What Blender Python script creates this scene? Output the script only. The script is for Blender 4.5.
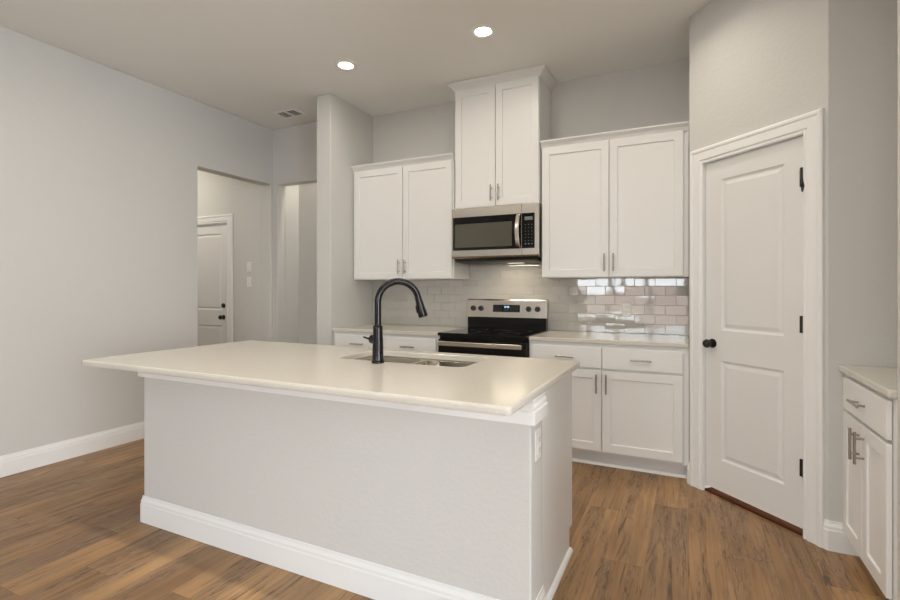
import bpy, bmesh, math, random
from mathutils import Vector, Matrix
random.seed(7)
C = bpy.context.scene.collection
for o in list(bpy.data.objects):
    bpy.data.objects.remove(o, do_unlink=True)
sc = bpy.context.scene

# ---------------------------------------------------------------- camera
cam_d = bpy.data.cameras.new('camera')
cam = bpy.data.objects.new('camera', cam_d); C.objects.link(cam)
cam.location = (0, 0, 1.273)
cam.rotation_euler = (math.pi/2, 0, 0.452)
cam_d.sensor_width = 36; cam_d.lens = 490.7*36/900; cam_d.shift_y = -11/900
cam_d.clip_start = 0.02
sc.camera = cam
# ---------------------------------------------------------------- world / lights / exposure
sc.view_settings.view_transform = 'Standard'; sc.view_settings.look = 'None'
sc.view_settings.gamma = 1; sc.view_settings.use_curve_mapping = False
sc.view_settings.exposure = 0.72
w = bpy.data.worlds.new('world'); sc.world = w; w.use_nodes = True
bgn = w.node_tree.nodes['Background']
bgn.inputs['Color'].default_value = (0.90, 0.95, 1.0, 1); bgn.inputs['Strength'].default_value = 4.1

def light(name, kind, loc, rot, energy, color, size=None, size_y=None, parent=None, shape=None, spread=None):
    d = bpy.data.lights.new(name, kind); d.energy = energy; d.color = color
    if kind == 'AREA':
        d.shape = shape or 'RECTANGLE'; d.size = size
        if size_y: d.size_y = size_y
        if spread: d.spread = spread
    o = bpy.data.objects.new(name, d); C.objects.link(o)
    o.location = loc; o.rotation_euler = rot
    if parent: o.parent = parent
    return o
# daylight behind the camera: glass doors, plus two windows added as room fill
DOWN_W, DAY = 2.3, (0.90, 0.95, 1.0)
WARM = (1.0, 0.91, 0.78)
for nm, x, wd, z, h, e in (('sliding_door_daylight', -1.15, 2.25, 1.2, 2.3, 48),
                           ('added_window_daylight', 1.9, 1.9, 1.45, 1.7, 40)):
    l = light(nm, 'AREA', (x, -3.36, z), (math.pi/2, 0, 0), e, DAY, wd, h)
    l.data.cycles.is_portal = True
l = light('added_side_fill', 'AREA', (3.32, -0.9, 1.45), (math.pi/2, 0, math.pi/2), 88, DAY, 2.6, 1.7)  # fill from an unseen side window, added to even out the room light

# ---------------------------------------------------------------- helpers
def tag(o, label=None, cat=None, group=None, kind=None):
    if label: o['label'] = label
    if cat: o['category'] = cat
    if group: o['group'] = group
    if kind: o['kind'] = kind
    return o
def empty(name, loc=(0, 0, 0), rz=0, **k):
    o = bpy.data.objects.new(name, None); C.objects.link(o)
    o.location = loc; o.rotation_euler = (0, 0, rz); o.empty_display_size = .1
    return tag(o, **k)
class MB:
    def __init__(s): s.bm = bmesh.new()
    def face(s, pts, smooth=False):
        f = s.bm.faces.new([s.bm.verts.new(p) for p in pts]); f.smooth = smooth; return f
    def box(s, x0, x1, y0, y1, z0, z1):
        v = [s.bm.verts.new((x, y, z)) for x in (x0, x1) for y in (y0, y1) for z in (z0, z1)]
        for i in ((0, 1, 3, 2), (4, 6, 7, 5), (0, 4, 5, 1), (2, 3, 7, 6), (0, 2, 6, 4), (1, 5, 7, 3)):
            s.bm.faces.new([v[k] for k in i])
        return s
    def prism(s, poly, f, a0, a1):
        """poly of 2-D points, f(p, q, a) -> xyz, extruded from a0 to a1"""
        A = [s.bm.verts.new(f(p, q, a0)) for p, q in poly]; B = [s.bm.verts.new(f(p, q, a1)) for p, q in poly]
        s.bm.faces.new(A[::-1]); s.bm.faces.new(B); n = len(poly)
        for i in range(n): s.bm.faces.new([A[i], A[(i+1) % n], B[(i+1) % n], B[i]])
        return s
    def loft(s, loops, cap0=False, cap1=False, smooth=False, closed=False):
        L = [[s.bm.verts.new(p) for p in lp] for lp in loops]; n = len(L[0])
        pairs = list(zip(L[:-1], L[1:])) + ([(L[-1], L[0])] if closed else [])
        for a, b in pairs:
            for i in range(n):
                f = s.bm.faces.new([a[i], a[(i+1) % n], b[(i+1) % n], b[i]]); f.smooth = smooth
        if cap0: s.bm.faces.new(L[0][::-1])
        if cap1: s.bm.faces.new(L[-1])
        return s
    def sweep(s, path, prof, f, closed=False):
        """mitred sweep; path in plane (a,b), profile (n,h) with n to the LEFT of travel"""
        n = len(path); loops = []
        for i, (a, b) in enumerate(path):
            def dirn(j, k):
                dx, dy = path[k][0]-path[j][0], path[k][1]-path[j][1]; L = math.hypot(dx, dy); return dx/L, dy/L
            d0 = dirn(i-1, i) if i else None; d1 = dirn(i, i+1) if i < n-1 else None
            d0 = d0 or d1; d1 = d1 or d0
            n0 = (-d0[1], d0[0]); n1 = (-d1[1], d1[0])
            mx, my = n0[0]+n1[0], n0[1]+n1[1]; q = 1+n0[0]*n1[0]+n0[1]*n1[1]
            mx, my = mx/q, my/q
            loops.append([f(a+mx*p, b+my*p, h) for p, h in prof])
        return s.loft(loops, True, True)
    def tube(s, pts, radii, seg=20, cap=True, smooth=True):
        pts = [Vector(p) for p in pts]
        if not hasattr(radii, '__len__'): radii = [radii]*len(pts)
        t0 = (pts[1]-pts[0]).normalized()
        u = t0.orthogonal().normalized(); loops = []
        for i, p in enumerate(pts):
            a = pts[max(i-1, 0)]; b = pts[min(i+1, len(pts)-1)]; t = (b-a).normalized()
            u = (u-t*u.dot(t)).normalized(); v = t.cross(u)
            loops.append([p+(u*math.cos(2*math.pi*k/seg)+v*math.sin(2*math.pi*k/seg))*radii[i] for k in range(seg)])
        return s.loft(loops, cap, cap, smooth)
    def build(s, name, m, parent=None, bevel=0, seg=2, merge=True, kind=None, label=None, angle=35):
        bm = s.bm
        if merge: bmesh.ops.remove_doubles(bm, verts=bm.verts, dist=1e-5)
        bmesh.ops.recalc_face_normals(bm, faces=bm.faces)
        me = bpy.data.meshes.new(name); bm.to_mesh(me); bm.free(); me.materials.append(m)
        o = bpy.data.objects.new(name, me); C.objects.link(o)
        if parent: o.parent = parent
        if bevel:
            b = o.modifiers.new('bevel', 'BEVEL'); b.width = bevel; b.segments = seg
            b.limit_method = 'ANGLE'; b.angle_limit = math.radians(angle)
        for e in me.edges: pass
        if kind: o['kind'] = kind
        if label: o['label'] = label
        return o
def rrect(x0, x1, y0, y1, r, z, n=6, rs=None):
    """rounded rectangle loop, counter-clockwise; rs = radius per corner"""
    rs = rs or [r]*4; out = []
    for (cx, cy, sx, sy, a0), rr in zip(((x1, y1, -1, -1, 0), (x0, y1, 1, -1, 90), (x0, y0, 1, 1, 180), (x1, y0, -1, 1, 270)), rs):
        rr = max(rr, 1e-4)
        for k in range(n+1):
            a = math.radians(a0+90*k/n)
            out.append((cx+sx*rr+rr*math.cos(a), cy+sy*rr+rr*math.sin(a), z))
    return out
def sharpen(o, deg=40):
    me = o.data; bm = bmesh.new(); bm.from_mesh(me)
    for e in bm.edges:
        if len(e.link_faces) == 2 and e.calc_face_angle(0) > math.radians(deg): e.smooth = False
    for f in bm.faces: f.smooth = True
    bm.to_mesh(me); bm.free(); return o

# ---------------------------------------------------------------- materials
def mat(name, col, rough=.5, metal=0, spec=.5, coat=0, coat_rough=.05, emit=None, es=0):
    m = bpy.data.materials.new(name); m.use_nodes = True
    b = m.node_tree.nodes['Principled BSDF']
    b.inputs['Base Color'].default_value = (*col, 1); b.inputs['Roughness'].default_value = rough
    b.inputs['Metallic'].default_value = metal; b.inputs['Specular IOR Level'].default_value = spec
    b.inputs['Coat Weight'].default_value = coat; b.inputs['Coat Roughness'].default_value = coat_rough
    if emit: b.inputs['Emission Color'].default_value = (*emit, 1); b.inputs['Emission Strength'].default_value = es
    return m
def nodes(m): return m.node_tree.nodes, m.node_tree.links, m.node_tree.nodes['Principled BSDF']
def add_bump(m, scale, strength, dist=.001, detail=3, stretch=None, coord='Object'):
    N, L, b = nodes(m)
    tc = N.new('ShaderNodeTexCoord'); mp = N.new('ShaderNodeMapping'); nz = N.new('ShaderNodeTexNoise'); bp = N.new('ShaderNodeBump')
    L.new(tc.outputs[coord], mp.inputs[0]); L.new(mp.outputs[0], nz.inputs['Vector'])
    if stretch: mp.inputs['Scale'].default_value = stretch
    nz.inputs['Scale'].default_value = scale; nz.inputs['Detail'].default_value = detail
    bp.inputs['Strength'].default_value = strength; bp.inputs['Distance'].default_value = dist
    L.new(nz.outputs[0], bp.inputs['Height']); L.new(bp.outputs[0], b.inputs['Normal'])
    return nz
def mottle(m, c0, c1, scale, detail=4, lo=.35, hi=.65):
    N, L, b = nodes(m)
    tc = N.new('ShaderNodeTexCoord'); nz = N.new('ShaderNodeTexNoise'); r = N.new('ShaderNodeValToRGB')
    L.new(tc.outputs['Object'], nz.inputs['Vector']); nz.inputs['Scale'].default_value = scale; nz.inputs['Detail'].default_value = detail
    r.color_ramp.elements[0].position = lo; r.color_ramp.elements[1].position = hi
    r.color_ramp.elements[0].color = (*c0, 1); r.color_ramp.elements[1].color = (*c1, 1)
    L.new(nz.outputs[0], r.inputs[0]); L.new(r.outputs[0], b.inputs['Base Color'])
WALLC = (.640, .634, .608)
M = {}
M['wall'] = mat('wall_paint', WALLC, .85, spec=.25); add_bump(M['wall'], 55, .5, .0028, 2)
M['ceiling'] = mat('ceiling_paint', (.86, .855, .825), .9, spec=.2); add_bump(M['ceiling'], 60, .3, .002, 2)
M['trim'] = mat('trim_white', (.86, .86, .85), .35)
M['cab'] = mat('cabinet_white', (.82, .817, .80), .38)
M['door'] = mat('door_white', (.79, .785, .77), .38)
M['quartz'] = mat('quartz', (.64, .605, .535), .16, spec=.4); mottle(M['quartz'], (.615, .58, .51), (.665, .63, .56), 160)
M['steel'] = mat('brushed_steel', (.60, .555, .49), .27, metal=1); add_bump(M['steel'], 30, .04, .0005, 3, (1, 1, 60))
M['steel_bar'] = mat('satin_nickel', (.40, .375, .35), .28, metal=1)
M['bright_steel'] = mat('polished_steel', (.75, .72, .68), .2, metal=1)
M['sink'] = mat('sink_steel', (.42, .37, .30), .2, metal=1)
M['black_glass'] = mat('black_glass', (.005, .005, .005), .06, spec=.35)
M['window_glass'] = mat('oven_window', (.085, .08, .055), .12, spec=.8)
M['black_gloss'] = mat('black_enamel', (.008, .007, .007), .15, spec=.3)
M['black'] = mat('black_plastic', (.015, .015, .016), .4)
M['bronze'] = mat('oiled_black', (.007, .006, .006), .14, spec=.32)
M['hinge'] = mat('hinge_black', (.012, .011, .01), .4)
M['plate'] = mat('switch_plate_white', (.84, .82, .78), .3)
M['vent'] = mat('vent_white', (.92, .91, .88), .5)
M['vent_dark'] = mat('vent_dark', (.05, .05, .048), .7)
M['lens'] = mat('lamp_lens', (1, 1, 1), .5, emit=(1, .93, .82), es=14)
M['soft_lens'] = mat('work_lamp_lens', (.9, .9, .9), .5, emit=(1, .88, .70), es=.8)
M['lamp_trim'] = mat('lamp_trim', (.85, .84, .80), .4)
M['digit'] = mat('display_digit', (.1, .2, .4), .4, emit=(.45, .7, 1), es=1.6)
M['lcd'] = mat('display_grey', (.16, .19, .18), .3)
M['mark'] = mat('button_mark', (.35, .35, .35), .5)
M['ring'] = mat('burner_mark', (.045, .045, .045), .4)
M['grout'] = mat('grout', (.50, .485, .45), .9)
M['pvc'] = mat('window_frame_white', (.8, .8, .8), .4)
M['threshold'] = mat('threshold_wood', (.085, .028, .010), .8, spec=.1)
M['concrete'] = mat('patio_concrete', (.55, .53, .50), .9)
# brick outside
def brick_mat():
    m = mat('pink_brick', (.5, .3, .25), .9); N, L, b = nodes(m)
    tc = N.new('ShaderNodeTexCoord'); mp = N.new('ShaderNodeMapping'); br = N.new('ShaderNodeTexBrick')
    mp.inputs['Rotation'].default_value = (math.pi/2, 0, 0)
    L.new(tc.outputs['Object'], mp.inputs[0]); L.new(mp.outputs[0], br.inputs[0])
    br.inputs['Scale'].default_value = 4; br.inputs['Color1'].default_value = (.60, .44, .39, 1); br.inputs['Color2'].default_value = (.48, .35, .32, 1)
    br.inputs['Mortar'].default_value = (.6, .55, .5, 1)
    L.new(br.outputs[0], b.inputs['Base Color']); return m
M['brick'] = brick_mat()
def tile_mat():
    m = mat('glazed_tile', (.50, .48, .44), .04, spec=.8); nz = add_bump(m, 9, .10, .004, 1)
    N, L, b = nodes(m)
    at = N.new('ShaderNodeAttribute'); at.attribute_name = 'tone'
    r = N.new('ShaderNodeValToRGB'); r.color_ramp.elements[0].color = (.49, .47, .43, 1); r.color_ramp.elements[1].color = (.54, .52, .475, 1)
    L.new(at.outputs['Fac'], r.inputs[0]); L.new(r.outputs[0], b.inputs['Base Color'])
    return m
M['tile'] = tile_mat(); M['tile'].node_tree.nodes['Principled BSDF'].inputs['IOR'].default_value = 1.75
def glass_mat():
    m = bpy.data.materials.new('pane_glass'); m.use_nodes = True; N = m.node_tree.nodes; L = m.node_tree.links
    N.clear(); out = N.new('ShaderNodeOutputMaterial'); mx = N.new('ShaderNodeMixShader'); tr = N.new('ShaderNodeBsdfTransparent'); gl = N.new('ShaderNodeBsdfGlossy')
    gl.inputs['Roughness'].default_value = .02; fr = N.new('ShaderNodeFresnel'); fr.inputs[0].default_value = 1.45
    L.new(fr.outputs[0], mx.inputs[0]); L.new(tr.outputs[0], mx.inputs[1]); L.new(gl.outputs[0], mx.inputs[2]); L.new(mx.outputs[0], out.inputs[0])
    return m
M['pane'] = glass_mat()
def floor_mat():
    m = mat('wood_planks', (.3, .2, .1), .42, spec=.4); N, L, b = nodes(m)
    def mth(op, *a):
        n = N.new('ShaderNodeMath'); n.operation = op
        for i, v in enumerate(a):
            if isinstance(v, (int, float)): n.inputs[i].default_value = v
            else: L.new(v, n.inputs[i])
        return n.outputs[0]
    def comb(x, y, z):
        n = N.new('ShaderNodeCombineXYZ')
        for i, v in enumerate((x, y, z)):
            if isinstance(v, (int, float)): n.inputs[i].default_value = v
            else: L.new(v, n.inputs[i])
        return n.outputs[0]
    def white(vec):
        n = N.new('ShaderNodeTexWhiteNoise'); n.noise_dimensions = '3D'; L.new(vec, n.inputs['Vector']); return n
    def noise(vec, scale, detail, rough=.5, dist=0):
        n = N.new('ShaderNodeTexNoise'); L.new(vec, n.inputs['Vector']); n.inputs['Scale'].default_value = scale
        n.inputs['Detail'].default_value = detail; n.inputs['Roughness'].default_value = rough; n.inputs['Distortion'].default_value = dist
        return n.outputs[0]
    def ramp(fac, stops):
        n = N.new('ShaderNodeValToRGB'); L.new(fac, n.inputs[0]); e = n.color_ramp.elements
        while len(e) < len(stops): e.new(.5)
        for q, (p, c) in zip(e, stops): q.position = p; q.color = (*c, 1) if hasattr(c, '__len__') else (c, c, c, 1)
        return n.outputs[0]
    def mix(mode, fac, a, c):
        n = N.new('ShaderNodeMix'); n.data_type = 'RGBA'; n.blend_type = mode
        if isinstance(fac, (int, float)): n.inputs[0].default_value = fac
        else: L.new(fac, n.inputs[0])
        L.new(a, n.inputs[6]) if not isinstance(a, tuple) else setattr(n.inputs[6], 'default_value', (*a, 1))
        L.new(c, n.inputs[7]) if not isinstance(c, tuple) else setattr(n.inputs[7], 'default_value', (*c, 1))
        return n.outputs[2]
    tc = N.new('ShaderNodeTexCoord'); sx = N.new('ShaderNodeSeparateXYZ'); L.new(tc.outputs['Object'], sx.inputs[0])
    X, Y = sx.outputs[0], sx.outputs[1]
    PW, PL = .178, 1.22
    v = mth('DIVIDE', X, PW); row = mth('FLOOR', v); fv = mth('FRACT', v)
    r0 = white(comb(row, 3.3, 1.7)).outputs[0]
    u = mth('ADD', mth('DIVIDE', Y, PL), mth('MULTIPLY', r0, 7.31)); col = mth('FLOOR', u); fu = mth('FRACT', u)
    wn = white(comb(row, col, .5)); idv = wn.outputs[0]
    wn2 = white(comb(row, col, 9.5)).outputs[0]
    off = mth('MULTIPLY', idv, 37.0)
    # long grain
    g = noise(comb(mth('MULTIPLY', X, 16), mth('ADD', mth('MULTIPLY', Y, .9), off), off), 1.6, 6, .62, .6)
    g2 = noise(comb(mth('MULTIPLY', X, 120), mth('ADD', mth('MULTIPLY', Y, 3.2), off), off), 1.0, 3, .6)
    # cathedral rings: distorted bands on some planks
    wob = noise(comb(mth('MULTIPLY', X, 5), mth('ADD', mth('MULTIPLY', Y, 1.1), off), off), 1.0, 2, .5)
    ring = mth('SINE', mth('MULTIPLY', wob, 75.0))
    ringm = ramp(mth('ADD', mth('MULTIPLY', ring, .5), .5), [(.55, 0.0), (1.0, 1.0)])
    patch = noise(comb(mth('MULTIPLY', X, 9), mth('ADD', mth('MULTIPLY', Y, 1.3), off), off), 1.0, 3, .6)
    patchm = ramp(patch, [(.54, 0.0), (.68, 1.0)])
    # broad cloudiness
    cl = noise(comb(mth('MULTIPLY', X, 2.2), mth('ADD', mth('MULTIPLY', Y, 1.2), off), off), 1.4, 3, .55)
    sq = noise(comb(mth('MULTIPLY', X, 70), mth('ADD', mth('MULTIPLY', Y, 9), off), off), 1.0, 5, .7, 1.2)
    band = noise(comb(mth('MULTIPLY', X, 15), mth('ADD', mth('MULTIPLY', Y, 1.0), off), mth('ADD', off, 5.0)), 1.0, 3, .6)
    bandm = ramp(band, [(.48, 0.0), (.58, 1.0)])
    crack = ramp(noise(comb(mth('MULTIPLY', X, 34), mth('ADD', mth('MULTIPLY', Y, 1.6), off), mth('ADD', off, 11.0)), 1.0, 5, .68, .9), [(.33, 1.0), (.40, 0.0)])
    base = ramp(idv, [(0, (.290, .170, .083)), (.3, (.355, .210, .103)), (.6, (.405, .242, .118)), (.8, (.435, .264, .128)), (1, (.285, .180, .102))])
    c = mix('MULTIPLY', 1.0, base, ramp(cl, [(.3, (.72, .69, .66)), (.7, (1.22, 1.20, 1.15))]))
    c = mix('MULTIPLY', 1.0, c, ramp(g, [(.24, (.50, .45, .41)), (.42, (.93, .92, .90)), (.7, (1.10, 1.10, 1.09))]))
    c = mix('MULTIPLY', .8, c, ramp(g2, [(.3, (.84, .82, .80)), (.6, (1.04, 1.04, 1.04))]))
    c = mix('MIX', mth('MULTIPLY', bandm, .42), c, (.165, .100, .062))
    c = mix('MIX', mth('MULTIPLY', mth('MULTIPLY', bandm, ramp(sq, [(.50, 0.0), (.62, 1.0)])), .36), c, (.42, .31, .22))
    c = mix('MIX', mth('MULTIPLY', mth('MULTIPLY', bandm, ramp(sq, [(.36, 1.0), (.46, 0.0)])), .75), c, (.060, .034, .020))
    c = mix('MIX', mth('MULTIPLY', mth('MULTIPLY', patchm, ringm), .55), c, (.085, .050, .032))
    c = mix('MIX', mth('MULTIPLY', crack, .78), c, (.070, .040, .022))
    # joints
    e1 = mth('LESS_THAN', mth('MINIMUM', fv, mth('SUBTRACT', 1.0, fv)), .006)
    e2 = mth('LESS_THAN', mth('MINIMUM', fu, mth('SUBTRACT', 1.0, fu)), .0011)
    e = mth('MAXIMUM', e1, e2)
    c = mix('MIX', mth('MULTIPLY', e, .45), c, (.07, .045, .03))
    L.new(c, b.inputs['Base Color'])
    bp = N.new('ShaderNodeBump'); bp.inputs['Strength'].default_value = .25; bp.inputs['Distance'].default_value = .001
    L.new(mth('SUBTRACT', mth('ADD', mth('MULTIPLY', g, .6), mth('MULTIPLY', g2, .3)), e), bp.inputs['Height']); L.new(bp.outputs[0], b.inputs['Normal'])
    L.new(ramp(g, [(.3, .52), (.7, .36)]), b.inputs['Roughness'])
    return m
M['floor'] = floor_mat()

# ================================================================= SETTING
H = 3.06
YB = 4.226           # kitchen back wall
XL = -4.19           # left wall face
ND = 2.966           # niche back wall
XS = .677            # right stub wall face
struct = dict(kind='structure')
MB().box(-7.2, 3.4, -3.5, 5.0, -.08, 0).build('floor', M['floor'], kind='structure')
MB().box(-7.2, 3.4, -3.5, 5.0, H, H+.1).build('ceiling', M['ceiling'], kind='structure')
yz = lambda p, q, a: (a, p, q); xz = lambda p, q, a: (p, a, q); xy = lambda p, q, a: (p, q, a)
MB().prism([(-3.5, 0), (3.147, 0), (3.147, 2.438), (4.047, 2.438), (4.047, 0), (4.15, 0), (4.15, H), (-3.5, H)], yz, XL, XL-.14).build('wall_left', M['wall'], kind='structure', bevel=.008, seg=3)
# wall across the end of the left side, with a cased opening
MB().prism([(-4.27, 0), (-4.122, 0), (-4.122, 2.438), (-3.2, 2.438), (-3.2, 0), (-3.08, 0), (-3.08, H), (-4.27, H)], xz, 4.088, 4.20).build('wall_hall', M['wall'], kind='structure', bevel=.008, seg=3)
MB().box(-4.24, -4.122, 4.20, 4.52, 0, H).box(-4.122, -2.3, 4.415, 4.52, 0, H).build('wall_passage', M['wall'], kind='structure')
# kitchen back wall and wing wall
MB().box(-3.104, .12, YB, YB+.12, 0, H).build('wall_back', M['wall'], kind='structure')
MB().box(-3.104, -2.936, 3.553, YB, 0, H).build('wall_wing', M['wall'], kind='structure', bevel=.01, seg=3)
# pantry: side wall, 45 degree wall with door opening
DX0, DY0 = .006, 3.580
R2 = math.sqrt(2); S = lambda s, n=0: (DX0+(s+n*-1)/R2, DY0-(s+n)/R2)      # s along the diagonal, n towards the room (-x,-y)
SL = .868
MB().box(DX0, DX0+.12, DY0+.01, YB, 0, H).build('wall_pantry_side', M['wall'], kind='structure')
def dg(p, q, a):
    x, y = S(p, a); return (x, y, q)
DOOR0, DOOR1, DTOP = .122, .745, 2.062
MB().prism([(0, 0), (DOOR0-.012, 0), (DOOR0-.012, DTOP+.012), (DOOR1+.012, DTOP+.012), (DOOR1+.012, 0), (SL, 0), (SL, H), (0, H)], dg, 0, -.115).build('wall_pantry', M['wall'], kind='structure', bevel=.01, seg=3)
MB().box(.2, 1.3, YB-.3, YB-.28, 0, H).build('wall_pantry_inner', M['wall'], kind='structure')
cx, cy = S(SL)
MB().box(cx-.002, 1.45, ND, ND+.12, 0, H).build('wall_niche', M['wall'], kind='structure')
MB().box(1.30, 1.42, 1.15, ND, 0, H).build('wall_niche_side', M['wall'], kind='structure')
MB().box(XS, 1.30, 1.15, 2.30, 0, H).build('wall_right', M['wall'], kind='structure', bevel=.01, seg=3)
# the rest of the open-plan room behind the camera
MB().prism([(-4.33, 0), (-2.30, 0), (-2.30, 2.4), (0, 2.4), (0, 0), (3.4, 0), (3.4, H), (-4.33, H)], xz, -3.2, -3.34).build('wall_rear', M['wall'], kind='structure')
MB().prism([(-3.34, 0), (3.0, 0), (3.0, H), (-3.34, H)], yz, 3.3, 3.42).build('wall_living', M['wall'], kind='structure') if False else None
def holed_wall(name, f, a0, a1, p0, p1, holes):
    m = MB(); ps = sorted({p0, p1, *[h[0] for h in holes], *[h[1] for h in holes]})
    for a, b in zip(ps[:-1], ps[1:]):
        hs = [h for h in holes if h[0] <= a and h[1] >= b]
        if hs:
            h = hs[0]; m.prism([(a, 0), (b, 0), (b, h[2]), (a, h[2])], f, a0, a1) if h[2] > 0 else None
            m.prism([(a, h[3]), (b, h[3]), (b, H), (a, H)], f, a0, a1)
        else: m.prism([(a, 0), (b, 0), (b, H), (a, H)], f, a0, a1)
    return m.build(name, M['wall'], kind='structure')
bpy.data.objects.remove(bpy.data.objects['wall_rear'])
holed_wall('wall_rear', xz, -3.2, -3.34, -4.33, 3.4, [(-2.30, 0.0, 0, 2.4), (.9, 2.9, .55, 2.35)])
holed_wall('wall_living_side', yz, 3.2, 3.34, -3.34, 1.15, [(-2.3, .4, .55, 2.35)])
MB().box(1.42, 3.34, 1.15, 1.27, 0, H).build('wall_living_end', M['wall'], kind='structure')
# laundry / garage hall behind the left opening
MB().prism([(-7.0, 0), (-5.762, 0), (-5.762, 2.072), (-4.928, 2.072), (-4.928, 0), (-4.33, 0), (-4.33, H), (-7.0, H)], xz, 4.10, 4.22).build('wall_side_hall', M['wall'], kind='structure')
MB().box(-7.12, -7.0, 2.3, 4.22, 0, H).box(-7.0, -4.33, 2.3, 2.42, 0, H).build('wall_side_hall_end', M['wall'], kind='structure')

# glass doors behind the camera; windows at rear right and side added for daylight
def window(name, f, p0, p1, z0, z1, a, muls):
    e = empty(name, kind='structure')
    m = MB(); t = .05
    for (b0, b1, c0, c1) in [(p0, p0+t, z0, z1), (p1-t, p1, z0, z1), (p0+t, p1-t, z0, z0+t), (p0+t, p1-t, z1-t, z1)] + [(q-.045, q+.045, z0+t, z1-t) for q in muls]:
        m.prism([(b0, c0), (b1, c0), (b1, c1), (b0, c1)], f, a-.03, a+.03)
    m.build('window_frame', M['pvc'], e, merge=False)
    MB().prism([(p0+t, z0+t), (p1-t, z0+t), (p1-t, z1-t), (p0+t, z1-t)], f, a-.003, a+.003).build('window_pane', M['pane'], e)
window('window_1', xz, -2.30, 0.0, 0, 2.4, -3.27, [-1.53, -.77])
window('added_window_2', xz, .9, 2.9, .55, 2.35, -3.27, [1.9])
window('added_window_3', yz, -2.3, .4, .55, 2.35, 3.27, [-.95])
# outside: patio slab and a low brick garden wall
tag(MB().box(-9, 9, -12, -3.5, -.1, -.02).build('patio_slab', M['concrete']), kind='structure')
tag(MB().box(-9, 9, -9.2, -9.0, -.02, 1.22).build('garden_wall', M['brick']), kind='structure')

# ---- baseboards
BP = [(0, 0), (.016, 0), (.016, .098), (.013, .104), (.013, .116), (.007, .130), (.005, .142), (0, .142)]
SHOE = [(0, 0), (.018, 0), (.017, .008), (.012, .015), (.004, .019), (0, .02)]
def base(name, path, prof=BP, parent=None, **k):
    return MB().sweep(path, prof, xy).build(name, M['trim'], parent, **k)
base('baseboard_left', [(XL, 3.147), (XL, -3.2)][::1], kind='structure') if False else None
base('baseboard_left', [(XL-.14, 3.147), (XL, 3.147), (XL, -3.2)][::-1], prof=[(-n, z) for n, z in BP], kind='structure')
base('baseboard_side_hall', [(-7.0, 4.10), (-5.85, 4.10)], prof=[(-n, z) for n, z in BP], kind='structure')
base('baseboard_side_hall_end', [(-4.84, 4.10), (-4.33, 4.10)], prof=[(-n, z) for n, z in BP], kind='structure')
base('baseboard_wing', [(-3.104, 4.08), (-3.104, 3.553), (-2.936, 3.553)], prof=[(-n, z) for n, z in BP], kind='structure')
p0 = S(.848); p1 = S(SL)
base('baseboard_pantry', [(p0[0], p0[1]), (p1[0], p1[1]-.000), (.735, ND)], prof=[(-n, z) for n, z in BP], kind='structure')
base('baseboard_right', [(XS, 2.28), (XS, 1.15), (3.2, 1.15)], prof=[(-n, z) for n, z in BP], kind='structure')
base('baseboard_rear', [(0.0, -3.2), (3.2, -3.2)], prof=BP, kind='structure')
base('baseboard_rear.001', [(-4.19, -3.2), (-2.3, -3.2)], prof=BP, kind='structure')

# ---- doors
CAS = [(0, 0), (0, .012), (.008, .014), (.012, .010), (.018, .010), (.024, .017), (.070, .017), (.078, .022), (.090, .022), (.098, .016), (.098, 0)]
def slab_with_panels(m, W, Z0, Z1, T, panels, rings, y=0):
    """door slab, front at y, back at y+T; panels = (x0,x1,z0,z1); rings = (inset, depth)"""
    xs = sorted({0, W, *[v for p in panels for v in p[:2]]}); zs = sorted({Z0, Z1, *[v for p in panels for v in p[2:]]})
    for side, yy, sg in ((0, y, 1), (1, y+T, -1)):
        for a, b in zip(xs[:-1], xs[1:]):
            for c, d in zip(zs[:-1], zs[1:]):
                if side == 0 and any(p[0] <= a and p[1] >= b and p[2] <= c and p[3] >= d for p in panels): continue
                m.face([(a, yy, c), (b, yy, c), (b, yy, d), (a, yy, d)])
    for a, b in zip(xs[:-1], xs[1:]):
        for z in (Z0, Z1): m.face([(a, y, z), (b, y, z), (b, y+T, z), (a, y+T, z)])
    for c, d in zip(zs[:-1], zs[1:]):
        for x in (0, W): m.face([(x, y, c), (x, y, d), (x, y+T, d), (x, y+T, c)])
    for p in panels:
        lp = [[(p[0]+i, y+dp, p[2]+i), (p[1]-i, y+dp, p[2]+i), (p[1]-i, y+dp, p[3]-i), (p[0]+i, y+dp, p[3]-i)] for i, dp in [(0, 0)]+rings]
        m.loft(lp, cap1=True)
    return m
PRING = [(.010, .009), (.018, .010), (.040, .003)]
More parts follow.
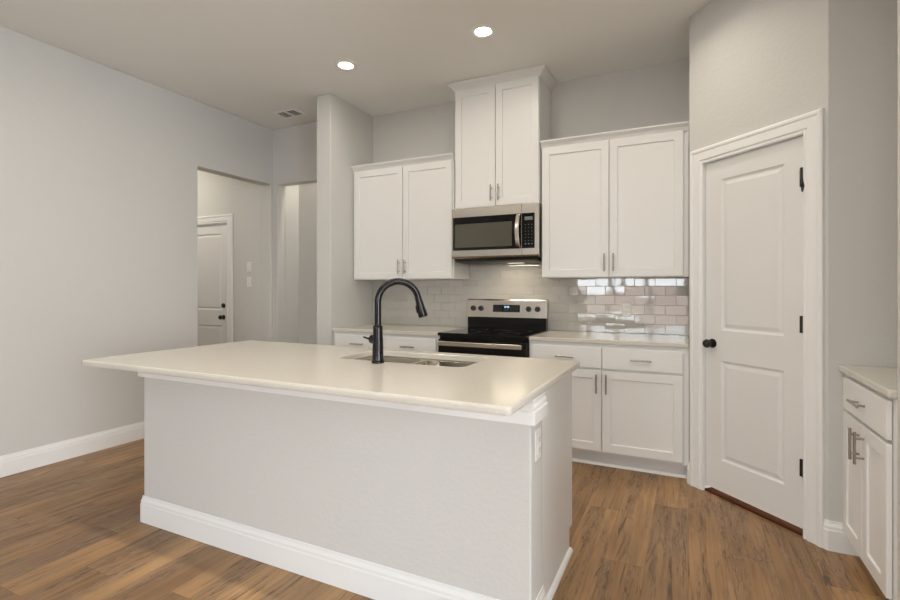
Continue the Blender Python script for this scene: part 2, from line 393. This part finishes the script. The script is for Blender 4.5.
def interior_door(name, loc, rz, W, top, knob_x, hinge_x, hinges, deadbolt=False):
    e = empty(name, loc, rz, kind='structure')
    st = .112
    slab_with_panels(MB(), W, .036, top, .035, [(st, W-st, .225, .835), (st, W-st, 1.02, top-.118)], PRING, y=.012).build('door_slab', M['door'], e)
    # jamb + stop
    MB().prism([(-.012, 0), (-.003, 0), (-.003, top+.003), (W+.003, top+.003), (W+.003, 0), (W+.012, 0), (W+.012, top+.012), (-.012, top+.012)], lambda p, q, a: (p, a, q), 0, .115).build('door_jamb', M['trim'], e)
    MB().sweep([(-.004, 0), (-.004, top+.004), (W+.004, top+.004), (W+.004, 0)], CAS, lambda a, b, h: (a, -h, b)).build('door_casing', M['trim'], e)
    MB().box(-.003, W+.003, .005, .11, 0, .012).build('threshold', M['threshold'], e)
    def knob(z, dead):
        m = MB(); y = .012
        pr = [(.028, 0), (.028, .006), (.010, .010), (.010, .028), (.024, .036), (.027, .048), (.022, .060), (.004, .064)] if not dead else [(.028, 0), (.028, .012), (.022, .018), (.004, .02)]
        m.loft([[(knob_x+r*math.cos(2*math.pi*k/28), y-d, z+r*math.sin(2*math.pi*k/28)) for k in range(28)] for r, d in pr], True, True, True)
        o = m.build('deadbolt' if dead else 'door_knob', M['hinge'], e, label='round black metal knob' if not dead else 'round black deadbolt'); sharpen(o, 50)
    knob(.935, False)
    if deadbolt: knob(1.075, True)
    for i, z in enumerate(hinges):
        m = MB(); m.tube([(hinge_x+.002, .003, z-.045), (hinge_x+.002, .003, z+.045)], .0085, 12); m.box(hinge_x-.024, hinge_x+.004, .004, .0125, z-.044, z+.044)
        h = m.build('hinge', M['hinge'], e, merge=False, label='black hinge')
        if i == len(hinges)-1 and not deadbolt:
            m = MB(); m.tube([(hinge_x-.006, -.006, z+.05), (hinge_x+.002, -.012, z-.02), (hinge_x+.006, -.016, z-.05)], [.008, .006, .009], 10)
            m.tube([(hinge_x+.006, -.016, z-.05), (hinge_x+.003, -.016, z-.075)], [.008, .003], 10)
            m.build('door_stop', M['hinge'], e, label='black hinge-pin door stop')
    return e
dx, dy = S(DOOR0)
interior_door('door_1', (dx, dy, 0), -math.pi/4, DOOR1-DOOR0, DTOP, .052, DOOR1-DOOR0-.001, (.35, 1.09, 1.845))
e = interior_door('door_2', (-5.75, 4.10, 0), 0, .81, 2.06, .81-.075, .0, (.35, 1.09, 1.845), True)
# baseboard piece between pantry casing and the base cabinets
p0 = S(.004); p1 = S(.026)
base('baseboard_pantry_side', [(DX0-.001, 3.66), p0, p1][0:3], prof=[(-n, z) for n, z in BP], kind='structure')

# ================================================================= CABINET BUILDERS
SHK = [(.0015, .002), (.003, .009)]
def bar_pull(parent, x, z, L, vertical, y=-.02, r=.0058, name='handle'):
    m = MB(); o = .032
    if vertical:
        m.tube([(x, y-o, z-L/2), (x, y-o, z+L/2)], r, 14)
        for q in (-1, 1): m.tube([(x, y-o, z+q*L*.3), (x, y+.001, z+q*L*.3)], r*.8, 10)
    else:
        m.tube([(x-L/2, y-o, z), (x+L/2, y-o, z)], r, 14)
        for q in (-1, 1): m.tube([(x+q*L*.3, y-o, z), (x+q*L*.3, y+.001, z)], r*.8, 10)
    o = m.build(name, M['steel_bar'], parent, merge=False, label='satin nickel bar handle'); sharpen(o); return o
def shaker(parent, x0, x1, z0, z1, handle=None, st=.057, name='door', y=-.02):
    m = MB(); slab_with_panels(m, x1-x0, z0, z1, .019, [(st, x1-x0-st, z0+st, z1-st)], SHK, y=0)
    for v in m.bm.verts: v.co.x += x0; v.co.y += y
    d = m.build(name, M['cab'], parent, bevel=.0015, seg=1)
    if handle:
        hx = x0+.030 if handle[0] == 'l' else x1-.030
        bar_pull(d, hx, handle[1], .135, True, y)
    return d
def drawer(parent, x0, x1, z0, z1, hL=.135, y=-.02):
    m = MB(); m.box(x0, x1, y, y+.019, z0, z1); d = m.build('drawer', M['cab'], parent, bevel=.003, seg=2)
    bar_pull(d, (x0+x1)/2, (z0+z1)/2, hL, False, y); return d
def carcass(parent, W, D, z0, z1, top=True, bottom=True, name='body'):
    m = MB(); t = .018
    m.box(0, t, 0, D, z0, z1).box(W-t, W, 0, D, z0, z1).box(t, W-t, D-t, D, z0, z1)
    m.box(t, W-t, 0, D-t, z0, z0+t)
    if top: m.box(t, W-t, 0, D-t, z1-t, z1)
    # face frame
    m.box(t, W-t, .001, t, z0+t, z1-t if top else z1)
    return m.build(name, M['cab'], parent, merge=False)
def base_cabinet(loc, rz, W, D, doors, splits, name='base_cabinet', top=.885, label=None, toe=.105, fill=(0, 0), **k):
    e = empty(name, loc, rz, label=label, cat='cabinet', **k)
    carcass(e, W, D, toe, top, top=False)
    MB().box(.0, W, .075, .09, 0, toe).box(.0, .018, .09, D, 0, toe).box(W-.018, W, .09, D, 0, toe).build('toe_kick', M['cab'], e, merge=False)
    for i, (a, b) in enumerate(splits):
        drawer(e, a, b, .712, .858)
    for i, (a, b) in enumerate(doors):
        shaker(e, a, b, .125, .697, ('r' if i % 2 == 0 else 'l', .605))
    return e
def crown(parent, path, z0, z1, out, name='crown_molding'):
    h = z1-z0
    prof = [(0, z0), (.006, z0), (.008, z0+h*.12), (out*.45, z0+h*.45), (out*.85, z0+h*.72), (out*.9, z0+h*.80), (out, z0+h*.84), (out, z1), (0, z1)]
    return MB().sweep(path, [(-n, z) for n, z in prof], xy).build(name, M['cab'], parent)

# ---- base cabinets on the back wall
bl = base_cabinet((-2.934, 3.60, 0), 0, 1.091, .622, [(.028, .545), (.551, 1.066)], [(.028, .545), (.551, 1.066)],
    label='white base cabinet with two drawers between the wing wall and the range')
br = base_cabinet((-1.080, 3.60, 0), 0, 1.084, .622, [(.018, .528), (.534, 1.048)], [(.018, .528), (.534, 1.048)],
    label='white base cabinet with two doors between the range and the pantry')
base('shoe_molding', [(0, .0605), (1.078, .0605)], prof=[(n, z) for n, z in SHOE], parent=br) if False else None
MB().sweep([(0, .075), (1.07, .075)], [(-n, z) for n, z in SHOE], xy).build('shoe_molding', M['trim'], br)
# ---- right niche cabinet
cr = base_cabinet((.680, ND-.001, 0), -math.pi/2, .663, .60, [(.052, .333), (.339, .620)], [(.052, .620)],
    top=.876, label='white base cabinet with one wide drawer in the niche at right')

# ---- countertops
def slab_top(name, x0, x1, y0, y1, z0, z1, r, label, bev=.006, rs=None, hole=None):
    m = MB(); b = bev; n = 6
    def ring(i, z): 
        q = [max(v-i, 1e-3) for v in (rs or [r]*4)]
        return rrect(x0+i, x1-i, y0+i, y1-i, 0, z, n, q)
    loops = [ring(b*.6, z0), ring(b*.15, z0+b*.25), ring(0, z0+b)] + [ring(0, z1-b), ring(b*.25, z1-b*.3), ring(b, z1)]
    if hole:
        hx0, hx1, hy0, hy1, hr = hole
        loops = loops + [rrect(hx0-.002, hx1+.002, hy0-.002, hy1+.002, hr, z1, n), rrect(hx0, hx1, hy0, hy1, hr, z1-.003, n), rrect(hx0, hx1, hy0, hy1, hr, z0, n)]
        m.loft(loops, closed=True)
    else: m.loft(loops, True, True)
    o = m.build(name, M['quartz']); return tag(o, label, 'countertop')
slab_top('countertop', -2.935, -1.845, 3.575, YB-.001, .886, .915, .004, 'short cream quartz countertop left of the range against the wing wall')
slab_top('countertop', -1.078, .004, 3.575, YB-.001, .886, .915, .004, 'cream quartz countertop right of the range, reflecting the shiny tiles')
slab_top('countertop', .655, 1.299, 2.302, ND-.001, .877, .906, .012, 'small cream quartz countertop in the niche beside the pantry door', rs=[.003, .003, .012, .003])
# niche counter nose that laps in front of the right wall corner
slab_top('island_countertop', -2.768, -.484, 1.414, 2.485, .886, .915, .02, 'large cream quartz island countertop with an undermount sink cutout',
         bev=.009, rs=[.02, .02, .025, .022], hole=(-1.655, -.925, 2.035, 2.395, .05))

# ---- upper cabinets
def upper(loc, W, D, z0, z1, doors, hz, crown_top, out, label, ret=(True, True), **k):
    e = empty('upper_cabinet', loc, 0, label=label, cat='cabinet', **k)
    carcass(e, W, D, z0, z1)
    for i, (a, b) in enumerate(doors):
        shaker(e, a, b, z0+.006, z1-.004, ('r' if i % 2 == 0 else 'l', hz))
    y = -.006
    if ret[0] and ret[1]: path = [(0, D), (0, y), (W, y), (W, D)]
    elif ret[1]: path = [(0, y), (W, y), (W, D)]
    elif ret[0]: path = [(0, D), (0, y), (W, y)]
    else: path = [(0, y), (W, y)]
    crown(e, path, z1-.006, crown_top, out)
    MB().box(.001, W-.001, .01, D-.001, z1, z1+.006).build('top_board', M['cab'], e)
    return e
YU = 3.896
upper((-2.932, YU, 0), 1.081, YB-YU-.001, 1.362, 2.408, [(.018, .560), (.566, 1.066)], 1.475, 2.458, .045,
      'white two-door upper cabinet left of the microwave by the wing wall', (False, False))
upper((-1.836, YU-.004, 0), .757, YB-YU+.003, 1.968, 2.998, [(.006, .3755), (.3815, .751)], 2.08, 3.058, .055,
      'tall white two-door upper cabinet above the microwave reaching the ceiling')
upper((-1.066, YU, 0), 1.068, YB-YU-.001, 1.362, 2.408, [(.008, .523), (.529, 1.034)], 1.475, 2.458, .045,
      'white two-door upper cabinet right of the microwave by the pantry', (False, False))

# ---- backsplash
bs = empty('tile_backsplash', (0, 0, 0), label='glossy greige subway tile backsplash along the back wall', cat='backsplash')
m = MB(); tones = []
TW, TH, G = .1524, .0762, .0025
lay = m.bm.faces.layers.float.new('tone') if False else None
x_lo, x_hi = -2.934, .004
fa = []
def add_tile(a, b, c, d):
    t = random.random()
    tx, tz = random.gauss(0, .006), random.gauss(0, .006)
    y0 = YB-.0075; e_ = .0012
    cxm, czm = (a+b)/2, (c+d)/2
    def yy(x, z): return y0+(x-cxm)*tx+(z-czm)*tz
    f = [(a+e_, yy(a, c), c+e_), (b-e_, yy(b, c), c+e_), (b-e_, yy(b, d), d-e_), (a+e_, yy(a, d), d-e_)]
    s_ = [(a, y0+.0015, c), (b, y0+.0015, c), (b, y0+.0015, d), (a, y0+.0015, d)]
    g_ = [(a, YB-.001, c), (b, YB-.001, c), (b, YB-.001, d), (a, YB-.001, d)]
    k0 = len(m.bm.faces); m.loft([g_, s_, f], False, True); fa.extend([t]*(len(m.bm.faces)-k0))
for row in range(9):
    z0 = .9165+row*TH; z1 = min(z0+TH-G, 1.361 if row < 6 else 1.53)
    if row >= 6: xa, xb = -1.849, -1.068
    else: xa, xb = x_lo, x_hi
    if row == 5: pass
    ztop = z1
    x = -3.05+(TW/2 if row % 2 else 0)-.005
    while x < xb:
        a, b = max(x, xa), min(x+TW-G, xb)
        if b-a > .01:
            if z0+TH > 1.361 and not (a > -1.851 and b < -1.066) and row >= 5:
                # tiles that run up behind the upper cabinets are trimmed at their underside
                if row == 5: add_tile(a, b, z0, 1.361)
                else:
                    pass
            else: add_tile(a, b, z0, min(z0+TH-G, 1.53))
        x += TW
for x0_, x1_ in ((-1.849, -1.069),): 
    pass
me_tone = fa
bm_ = m.bm
o = m.build('tile_field', M['tile'], bs, merge=False)
att = o.data.attributes.new('tone', 'FLOAT', 'FACE')
for i, t in enumerate(fa): att.data[i].value = t
mg = MB().box(-2.935, .005, YB-.005, YB-.0005, .9155, 1.3615).box(-1.850, -1.067, YB-.005, YB-.0005, 1.3615, 1.54)
mg.build('grout', M['grout'], bs, merge=False, label='pale grout between the tiles')

# ---- outlets / switches
def plate(name, loc, rz, label, cat, style='outlet', w_=.07, h_=.115, group=None):
    e = empty(name, loc, rz, label=label, cat=cat, group=group)
    MB().box(-w_/2, w_/2, -.006, 0, -h_/2, h_/2).build('cover_plate', M['plate'], e, bevel=.003, seg=3)
    if style == 'outlet':
        for q in (-1, 1):
            f = MB().box(-.017, .017, -.009, -.005, q*.02-.0145, q*.02+.0145).build('receptacle', M['plate'], e, bevel=.004)
            MB().box(-.008, -.006, -.0093, -.0088, q*.02-.003, q*.02+.006).box(.006, .008, -.0093, -.0088, q*.02-.003, q*.02+.006).box(-.002, .002, -.0093, -.0088, q*.02-.010, q*.02-.006).build('socket_slot', M['black'], f, merge=False)
    else:
        MB().box(-.016, .016, -.010, -.005, -.033, .033).build('rocker', M['plate'], e, bevel=.003)
    return e
plate('wall_outlet', (-.452, YB-.0095, 1.108), 0, 'white electrical outlet set in the shiny backsplash tiles', 'outlet')
plate('wall_outlet', (-.500, 1.762, .705), math.pi/2, 'white electrical outlet on the end of the island', 'outlet')
plate('light_switch', (-4.574, 4.099, 1.528), 0, 'plain white wall plate beyond the left opening, upper of two', 'switch', 'rocker')
plate('light_switch', (-4.574, 4.099, 1.354), 0, 'white wall plate with sockets beyond the left opening, lower of two', 'switch', 'outlet')

# ================================================================= ISLAND
isl = empty('kitchen_island', (-1.58, 2.05, 0), label='long white kitchen island with a panelled back and tall baseboard', cat='island')
def loc_(m):
    for v in m.bm.verts: v.co -= Vector((-1.58, 2.05, 0))
    return m
IX0, IX1, IY0, IY1 = -2.684, -.500, 1.686, 1.840
loc_(MB().box(IX0, IX1, IY0, IY1, 0, .885)).build('half_wall', M['wall'], isl, bevel=.007, seg=4, label='greige painted half wall')
loc_(MB().sweep([(IX0, 2.40), (IX0, IY0), (IX1, IY0), (IX1, IY1)], [(-n*.75, z) for n, z in BP], xy)).build('baseboard', M['trim'], isl)
AP = [(0, .796), (.020, .796), (.020, .840), (.016, .844), (.016, .858), (.010, .868), (.009, .885), (0, .885)]
loc_(MB().sweep([(IX0, IY1), (IX0, IY0), (IX1, IY0), (IX1, IY1)], [(-n, z) for n, z in AP], xy)).build('apron_molding', M['trim'], isl)
t = .018
loc_(MB().prism([(1.841, 0), (2.40, 0), (2.40, .105), (2.462, .105), (2.462, .885), (1.841, .885)], yz, -.538, -.520)).build('side_panel', M['cab'], isl)
loc_(MB().prism([(1.841, 0), (2.40, 0), (2.40, .105), (2.462, .105), (2.462, .885), (1.841, .885)], yz, -2.642, -2.624)).build('side_panel', M['cab'], isl)
loc_(MB().sweep([(-.520, 1.857), (-.520, 2.402)], [(-n, z) for n, z in SHOE], xy)).build('shoe_molding', M['trim'], isl)
loc_(MB().box(-2.623, -.539, 1.841, 2.44, .105, .123).box(-2.623, -.539, 2.385, 2.40, 0, .105).box(-2.623, -.539, 2.444, 2.462, .70, .885).box(-2.623, -.539, 2.444, 2.462, .123, .70)).build('cabinet_body', M['cab'], isl, merge=False)
for i in range(4):
    a = -2.635+i*.527
    m = MB(); slab_with_panels(m, .521, .125, .870, .019, [(.057, .464, .182, .813)], SHK)
    for v in m.bm.verts: v.co = Vector((a+.521-v.co.x, 2.482-v.co.y, v.co.z))
    d = loc_(m).build('door', M['cab'], isl, bevel=.0015, seg=1)
    m = MB(); hx = a+(.491 if i % 2 == 0 else .030)
    m.tube([(hx, 2.514, .66), (hx, 2.514, .795)], .0058, 12)
    for q in (.69, .765): m.tube([(hx, 2.514, q), (hx, 2.481, q)], .0046, 10)
    sharpen(loc_(m).build('handle', M['steel_bar'], d, merge=False, label='satin nickel bar handle'))

# ---- sink
sk = empty('kitchen_sink', (-1.29, 2.215, .884), label='double-bowl stainless undermount sink in the island countertop', cat='sink')
sxo, syo, szo = -1.29, 2.215, .884
def sl(l): return [(x-sxo, y-syo, z-szo) for x, y, z in l]
zt = .8845
bowls = [(-1.635, -1.305, 2.055, 2.375), (-1.275, -.945, 2.055, 2.375)]
for (a, b, c, d) in bowls:
    m = MB(); lo = []
    for i, z, r in ((0, zt, .065), (.003, zt-.006, .063), (.006, zt-.10, .06), (.012, zt-.165, .055), (.03, zt-.19, .045), (.06, zt-.196, .03)):
        lo.append(sl(rrect(a+i, b-i, c+i, d-i, r, z, 8)))
    m.loft(lo, False, True, True)
    o = m.build('bowl', M['sink'], sk); sharpen(o, 60)
    so = o.modifiers.new('thick', 'SOLIDIFY'); so.thickness = .0015; so.offset = 1
    m = MB(); cxx, cyy = (a+b)/2-sxo, (c+d)/2-syo; zz = zt-.196-szo
    m.loft([[(cxx+r*math.cos(k*math.pi/14), cyy+r*math.sin(k*math.pi/14), zz+h) for k in range(28)] for r, h in ((.045, 0), (.043, .002), (.036, .002), (.030, -.004), (.008, -.006))], False, True, True)
    m.build('drain', M['steel_bar'], o)
# rim (flange under the quartz) with the two bowl openings
m = MB()
n = 8
for (a, b, c, d), (o0, o1) in zip(bowls, ((-1.68, -1.29), (-1.29, -.90))):
    m.loft([sl(rrect(o0, o1, 2.01, 2.42, .002, zt, n)), sl(rrect(a, b, c, d, .065, zt, n))])
m.build('rim', M['sink'], sk, merge=False)

# ---- faucet
fx, fy = -1.352, 1.985
fc = empty('kitchen_faucet', (fx, fy, .915), label='tall black gooseneck pull-down faucet standing by the island sink', cat='faucet')
m = MB(); seg = 32
m.loft([[(r*math.cos(2*math.pi*k/seg), r*math.sin(2*math.pi*k/seg), z) for k in range(seg)] for r, z in
        ((.030, 0), (.031, .003), (.031, .010), (.029, .013), (.0285, .016), (.0275, .022), (.0265, .05), (.0255, .09), (.0240, .13), (.0232, .165), (.0232, .178), (.021, .182), (.015, .183))], True, True, True)
sharpen(m.build('body', M['bronze'], fc), 50)
dv = Vector((math.cos(math.radians(40)), math.sin(math.radians(40)), 0))
rad = .100; zc = .295
pts = [Vector((0, 0, .175)), Vector((0, 0, .23)), Vector((0, 0, .27))]
for k in range(0, 25):
    a = math.radians(180-k*7.0); pts.append(dv*(rad+rad*math.cos(a))+Vector((0, 0, zc+rad*math.sin(a))))
end = pts[-1]; tdir = (pts[-1]-pts[-2]).normalized()
m = MB(); m.tube(pts, .0165, 20); sharpen(m.build('spout', M['bronze'], fc), 60)
m = MB(); hp = [end-tdir*.004, end, end+tdir*.012, end+tdir*.05, end+tdir*.085, end+tdir*.098]
m.tube(hp, [.0168, .0172, .0178, .0205, .0240, .0230], 24)
sh = sharpen(m.build('spray_head', M['bronze'], fc), 50)
m = MB(); bd = -(dv-tdir*dv.dot(tdir)).normalized(); q = end+tdir*.055+bd*.016
m.tube([q-tdir*.02, q+tdir*.02], [.0085, .0085], 10); m.tube([q+bd*.004-tdir*.012, q+bd*.004+tdir*.016], .007, 8)
m.build('spray_button', M['bronze'], sh, merge=False)
hd = Vector((-.93, .37, 0)).normalized()
hz_ = Vector((0, 0, .112))
m = MB(); m.tube([hd*.015+hz_, hd*.050+hz_], [.0190, .0215], 20)
m.tube([hd*.050+hz_, hd*.060+hz_], [.0215, .014], 20)
m.tube([hd*.050+hz_, hd*.085+hz_, hd*.125+hz_+Vector((0, 0, .004))], [.008, .0055, .0045], 12)
sharpen(m.build('handle', M['bronze'], fc, merge=False), 50)

# ================================================================= RANGE
RX0, RX1 = -1.840, -1.084; RW = RX1-RX0
rg = empty('range', (RX0, 3.56, 0), label='stainless electric range with black glass cooktop and back control panel', cat='range')
RD = YB-3.56-.012
MB().box(.004, RW-.004, .03, RD, .03, .898).build('body', M['black_gloss'], rg, bevel=.003)
for (x, y) in ((.05, .08), (RW-.05, .08), (.05, RD-.06), (RW-.05, RD-.06)): MB().tube([(x, y, 0), (x, y, .03)], .018, 12).build('leg', M['black'], rg)
m = MB(); m.loft([rrect(.0, RW, -.012, RD-.07, .012, .898), rrect(.0, RW, -.012, RD-.07, .012, .914), rrect(.004, RW-.004, -.008, RD-.074, .012, .919)], True, True)
ct = m.build('cooktop', M['black_glass'], rg, label='black glass cooktop')
for (x, y, r) in ((.20, .16, .105), (.56, .16, .085), (.20, .41, .075), (.56, .41, .105), (.38, .43, .05)):
    m = MB(); m.loft([[(x+q*math.cos(k*math.pi/24), y+q*math.sin(k*math.pi/24), .9194) for k in range(48)] for q in (r, r-.003)])
    m.build('burner_ring', M['ring'], ct)
dr = MB().box(.006, RW-.006, -.005, .028, .215, .868).build('oven_door', M['black_gloss'], rg, bevel=.006, seg=3, label='black glass oven door')
MB().box(.10, RW-.10, -.0065, -.004, .36, .74).build('oven_window', M['window_glass'], dr)
m = MB(); m.box(.030, RW-.030, -.062, -.044, .818, .856); 
m.box(.034, .056, -.046, -.004, .824, .850).box(RW-.056, RW-.034, -.046, -.004, .824, .850)
m.build('oven_handle', M['steel'], dr, merge=False, bevel=.005, label='brushed steel bar handle')
MB().box(.006, RW-.006, -.002, .028, .05, .205).build('storage_drawer', M['steel'], rg, bevel=.004, label='brushed steel drawer front')
# back guard
GY = RD-.075
MB().box(.012, RW-.012, GY, RD, .898, 1.020).build('backguard', M['black_gloss'], rg, bevel=.002)
m = MB(); m.prism([(GY-.012, 1.018), (GY+.006, 1.170), (GY+.014, 1.182), (RD, 1.182), (RD, 1.018)], lambda p, q, a: (a, p, q), .004, RW-.004)
cp = m.build('control_panel', M['steel'], rg, bevel=.004, seg=2, label='brushed steel control panel')
tn = Vector((0, -.152, .018)).normalized()     # panel normal, facing the cook
def onp(x, z, d=0):
    y = GY-.012+(z-1.018)*(.018/.152); return Vector((x, y, z))+Vector((0, -.9931, .1177))*d
for x in (.070, .145, RW-.165, RW-.085):
    m = MB(); c0 = onp(x, 1.098)
    nrm = Vector((0, -.9931, .1177)); ux = Vector((1, 0, 0)); uz = nrm.cross(ux)
    m.loft([[c0+nrm*d+(ux*math.cos(2*math.pi*k/28)+uz*math.sin(2*math.pi*k/28))*r for k in range(28)] for r, d in ((.024, -.002), (.024, .006), (.019, .008), (.018, .026), (.016, .029))], True, True, True)
    kb = sharpen(m.build('knob', M['black'], rg, label='round black knob'), 50)
def pnl(x0, x1, z0, z1, d):
    m = MB(); m.loft([[onp(x0, z0, d-.004), onp(x1, z0, d-.004), onp(x1, z1, d-.004), onp(x0, z1, d-.004)], [onp(x0, z0, d), onp(x1, z0, d), onp(x1, z1, d), onp(x0, z1, d)]], True, True); return m
dp = pnl(.262, .512, 1.068, 1.132, .0015).build('display', M['black_glass'], cp, label='black glass control display')
m = MB()
def dash(x0, x1, z0, z1, mm):
    mm.face([onp(x0, z0, .0022), onp(x1, z0, .0022), onp(x1, z1, .0022), onp(x0, z1, .0022)])
segs = {'1': 'bc', '2': 'abged', '0': 'abcdef', '5': 'afgcd'}
def digit(ch, x, z, mm, w_=.009, h_=.017, t_=.0018):
    P = {'a': (x, x+w_, z+h_-t_, z+h_), 'g': (x, x+w_, z+h_/2-t_/2, z+h_/2+t_/2), 'd': (x, x+w_, z, z+t_), 'f': (x, x+t_, z+h_/2, z+h_), 'b': (x+w_-t_, x+w_, z+h_/2, z+h_), 'e': (x, x+t_, z, z+h_/2), 'c': (x+w_-t_, x+w_, z, z+h_/2)}
    for s_ in segs[ch]: dash(*P[s_], mm)
for i, ch in enumerate('1205'): digit(ch, .362+i*.013+(.004 if i > 1 else 0), 1.105, m)
m.build('clock_digits', M['digit'], dp, merge=False, label='small blue lit clock digits')
m = MB()
for i in range(4):
    for j in range(3):
        for bx in (.275, .425): dash(bx+i*.020, bx+i*.020+.008, 1.076+j*.018, 1.0785+j*.018, m) if not (.36 < bx+i*.02 < .42) else None
for i in range(3): dash(.362+i*.018, .372+i*.018, 1.085, 1.0885, m)
m.build('button_marks', M['mark'], dp, merge=False)

# ================================================================= MICROWAVE
MX0, MX1 = -1.842, -1.072; MW = MX1-MX0; MY = 3.825
mw = empty('microwave', (MX0, MY, 1.53), label='over-the-range stainless microwave mounted below the tall cabinet', cat='microwave')
MD = YB-.01-MY
MB().box(.004, MW-.004, .02, MD, .0, .432).build('body', M['steel'], mw, bevel=.004)
m = MB(); m.prism([(.0, .02), (.0, .434), (.022, .434), (.022, .0), (.010, .004)], lambda p, q, a: (a, p, q), 0, .628)
fr = m.build('door', M['steel'], mw, bevel=.003, label='brushed steel door with black glass')
MB().prism([(.0, .02), (.0, .434), (.022, .434), (.022, .0), (.010, .004)], lambda p, q, a: (a, p, q), .630, MW).build('control_side', M['steel'], mw, bevel=.003)
gl = MB().box(.014, .626, -.003, .002, .072, .355).build('door_glass', M['black_glass'], fr)
MB().box(.034, .548, -.0042, -.0025, .096, .296).build('window_screen', M['window_glass'], gl, label='tinted see-through window')
cpn = MB().box(.632, .737, -.003, .002, .072, .355).build('control_panel', M['black_glass'], mw, label='black glass keypad')
MB().box(.655, .722, -.0045, -.0025, .298, .326).build('display', M['lcd'], cpn)
m = MB()
for i in range(3):
    for j in range(7):
        x = .657+i*.027; z = .104+j*.026
        m.box(x, x+(.008 if j else .011), -.0036, -.0028, z, z+(.0022 if j else .006))
m.build('keypad_marks', M['mark'], cpn, merge=False, kind='stuff')
# curved bow handle
m = MB(); N_ = 14; lo = []
for k in range(N_+1):
    u = k/N_; z = .078+u*.272; bow = -.050*math.sin(math.pi*u)**.6-.004; hw = .017
    lo.append([(.604-hw-.002*math.sin(math.pi*u), bow, z), (.604-hw+.005, bow-.008, z), (.604+hw-.005, bow-.008, z), (.604+hw, bow, z), (.604+hw-.004, bow+.006, z), (.604-hw+.004, bow+.006, z)])
m.loft(lo, True, True); sharpen(m.build('handle', M['bright_steel'], fr, label='bowed bright steel handle'), 40)
# underside: curved vent pan with lamp
m = MB(); pr = [(.012, .0), (.03, -.018), (.07, -.028), (.20, -.032), (MD-.03, -.030), (MD-.005, 0)]
m.prism(pr, lambda p, q, a: (a, p, q), .02, MW-.02); un = m.build('underside', M['black'], mw, bevel=.002)
ul = MB().box(.42, .56, .24, .30, -.0325, -.0305).build('work_lamp_lens', M['soft_lens'], un)
lamp = light('work_lamp', 'AREA', (.46, .19, -.037), (0, 0, 0),   .75, (1, .86, .66), .30, .12, parent=mw)

# ================================================================= CEILING FIXTURES
def downlight(x, y, label, energy=DOWN_W, spread=176):
    e = empty('recessed_light', (x, y, H), label=label, cat='ceiling light')
    m = MB(); sg = 40
    m.loft([[(r*math.cos(2*math.pi*k/sg), r*math.sin(2*math.pi*k/sg), z) for k in range(sg)] for r, z in ((.094, -.0005), (.092, -.005), (.082, -.008), (.066, -.009), (.056, -.004), (.055, -.001))], False, False, True)
    m.build('trim_ring', M['lamp_trim'], e)
    m = MB(); m.loft([[(r*math.cos(2*math.pi*k/sg), r*math.sin(2*math.pi*k/sg), z) for k in range(sg)] for r, z in ((.056, -.002), (.04, -.0035))], True, True, True)
    m.build('lens', M['lens'], e, label='glowing white lens')
    light('lamp', 'AREA', (0, 0, -.0085), (0, 0, 0), energy, WARM, .10, parent=e, shape='DISK', spread=math.radians(spread))
    return e
downlight(-2.457, 3.16, 'glowing round recessed ceiling light near the wing wall, farther left')
downlight(-1.279, 3.16, 'glowing round recessed ceiling light in front of the tall cabinet')
downlight(-.15, 3.05, 'round recessed ceiling light in front of the pantry, out of frame', 2.0, 145)
for x, n in ((-2.457, 'left end'), (-1.279, 'middle'), (-.10, 'right end')):  # unseen row added to raise the light on counter and floor
    downlight(x, 1.2, 'added fill light, built as a recessed light out of frame above the island, over its '+n, 7.6)
downlight(-5.6, 3.3, 'round recessed ceiling light in the side hall beyond the left opening', 9.5)
downlight(-3.35, 4.31, 'added recessed ceiling light hidden in the passage behind the wing wall', 5)  # unseen lamp, added only to brighten the passage
# air vent
vx0, vx1, vy0, vy1 = -3.79, -3.505, 3.675, 3.87
cxv, cyv = (vx0+vx1)/2, (vy0+vy1)/2; hw, hh = (vx1-vx0)/2, (vy1-vy0)/2
ve = empty('ceiling_vent', (cxv, cyv, H), label='white rectangular air vent with dark louvers in the ceiling', cat='vent')
MB().box(-hw+.02, hw-.02, -hh+.02, hh-.02, -.0015, -.0005).build('duct_opening', M['vent_dark'], ve)
m = MB()
m.loft([[(-hw, -hh, -.001), (hw, -hh, -.001), (hw, hh, -.001), (-hw, hh, -.001)], [(-hw, -hh, -.005), (hw, -hh, -.005), (hw, hh, -.005), (-hw, hh, -.005)],
        [(-hw+.025, -hh+.025, -.010), (hw-.025, -hh+.025, -.010), (hw-.025, hh-.025, -.010), (-hw+.025, hh-.025, -.010)], [(-hw+.028, -hh+.028, -.002), (hw-.028, -hh+.028, -.002), (hw-.028, hh-.028, -.002), (-hw+.028, hh-.028, -.002)]])
m.box(-.008, .008, -hh+.026, hh-.026, -.009, -.002)
m.build('frame', M['vent'], ve, merge=False)
for s_ in (-1, 1):
    m = MB()
    for k in range(6):
        y = -hh+.036+k*(2*hh-.072)/5
        x0, x1 = (.010, hw-.028) if s_ > 0 else (-hw+.028, -.010)
        m.prism([(y-.001, -.0090), (y, -.0090), (y+.003, -.003), (y+.002, -.003)], lambda p, q, a: (a, p, q), x0, x1)
    m.build('louvers', M['vent'], ve, merge=False)
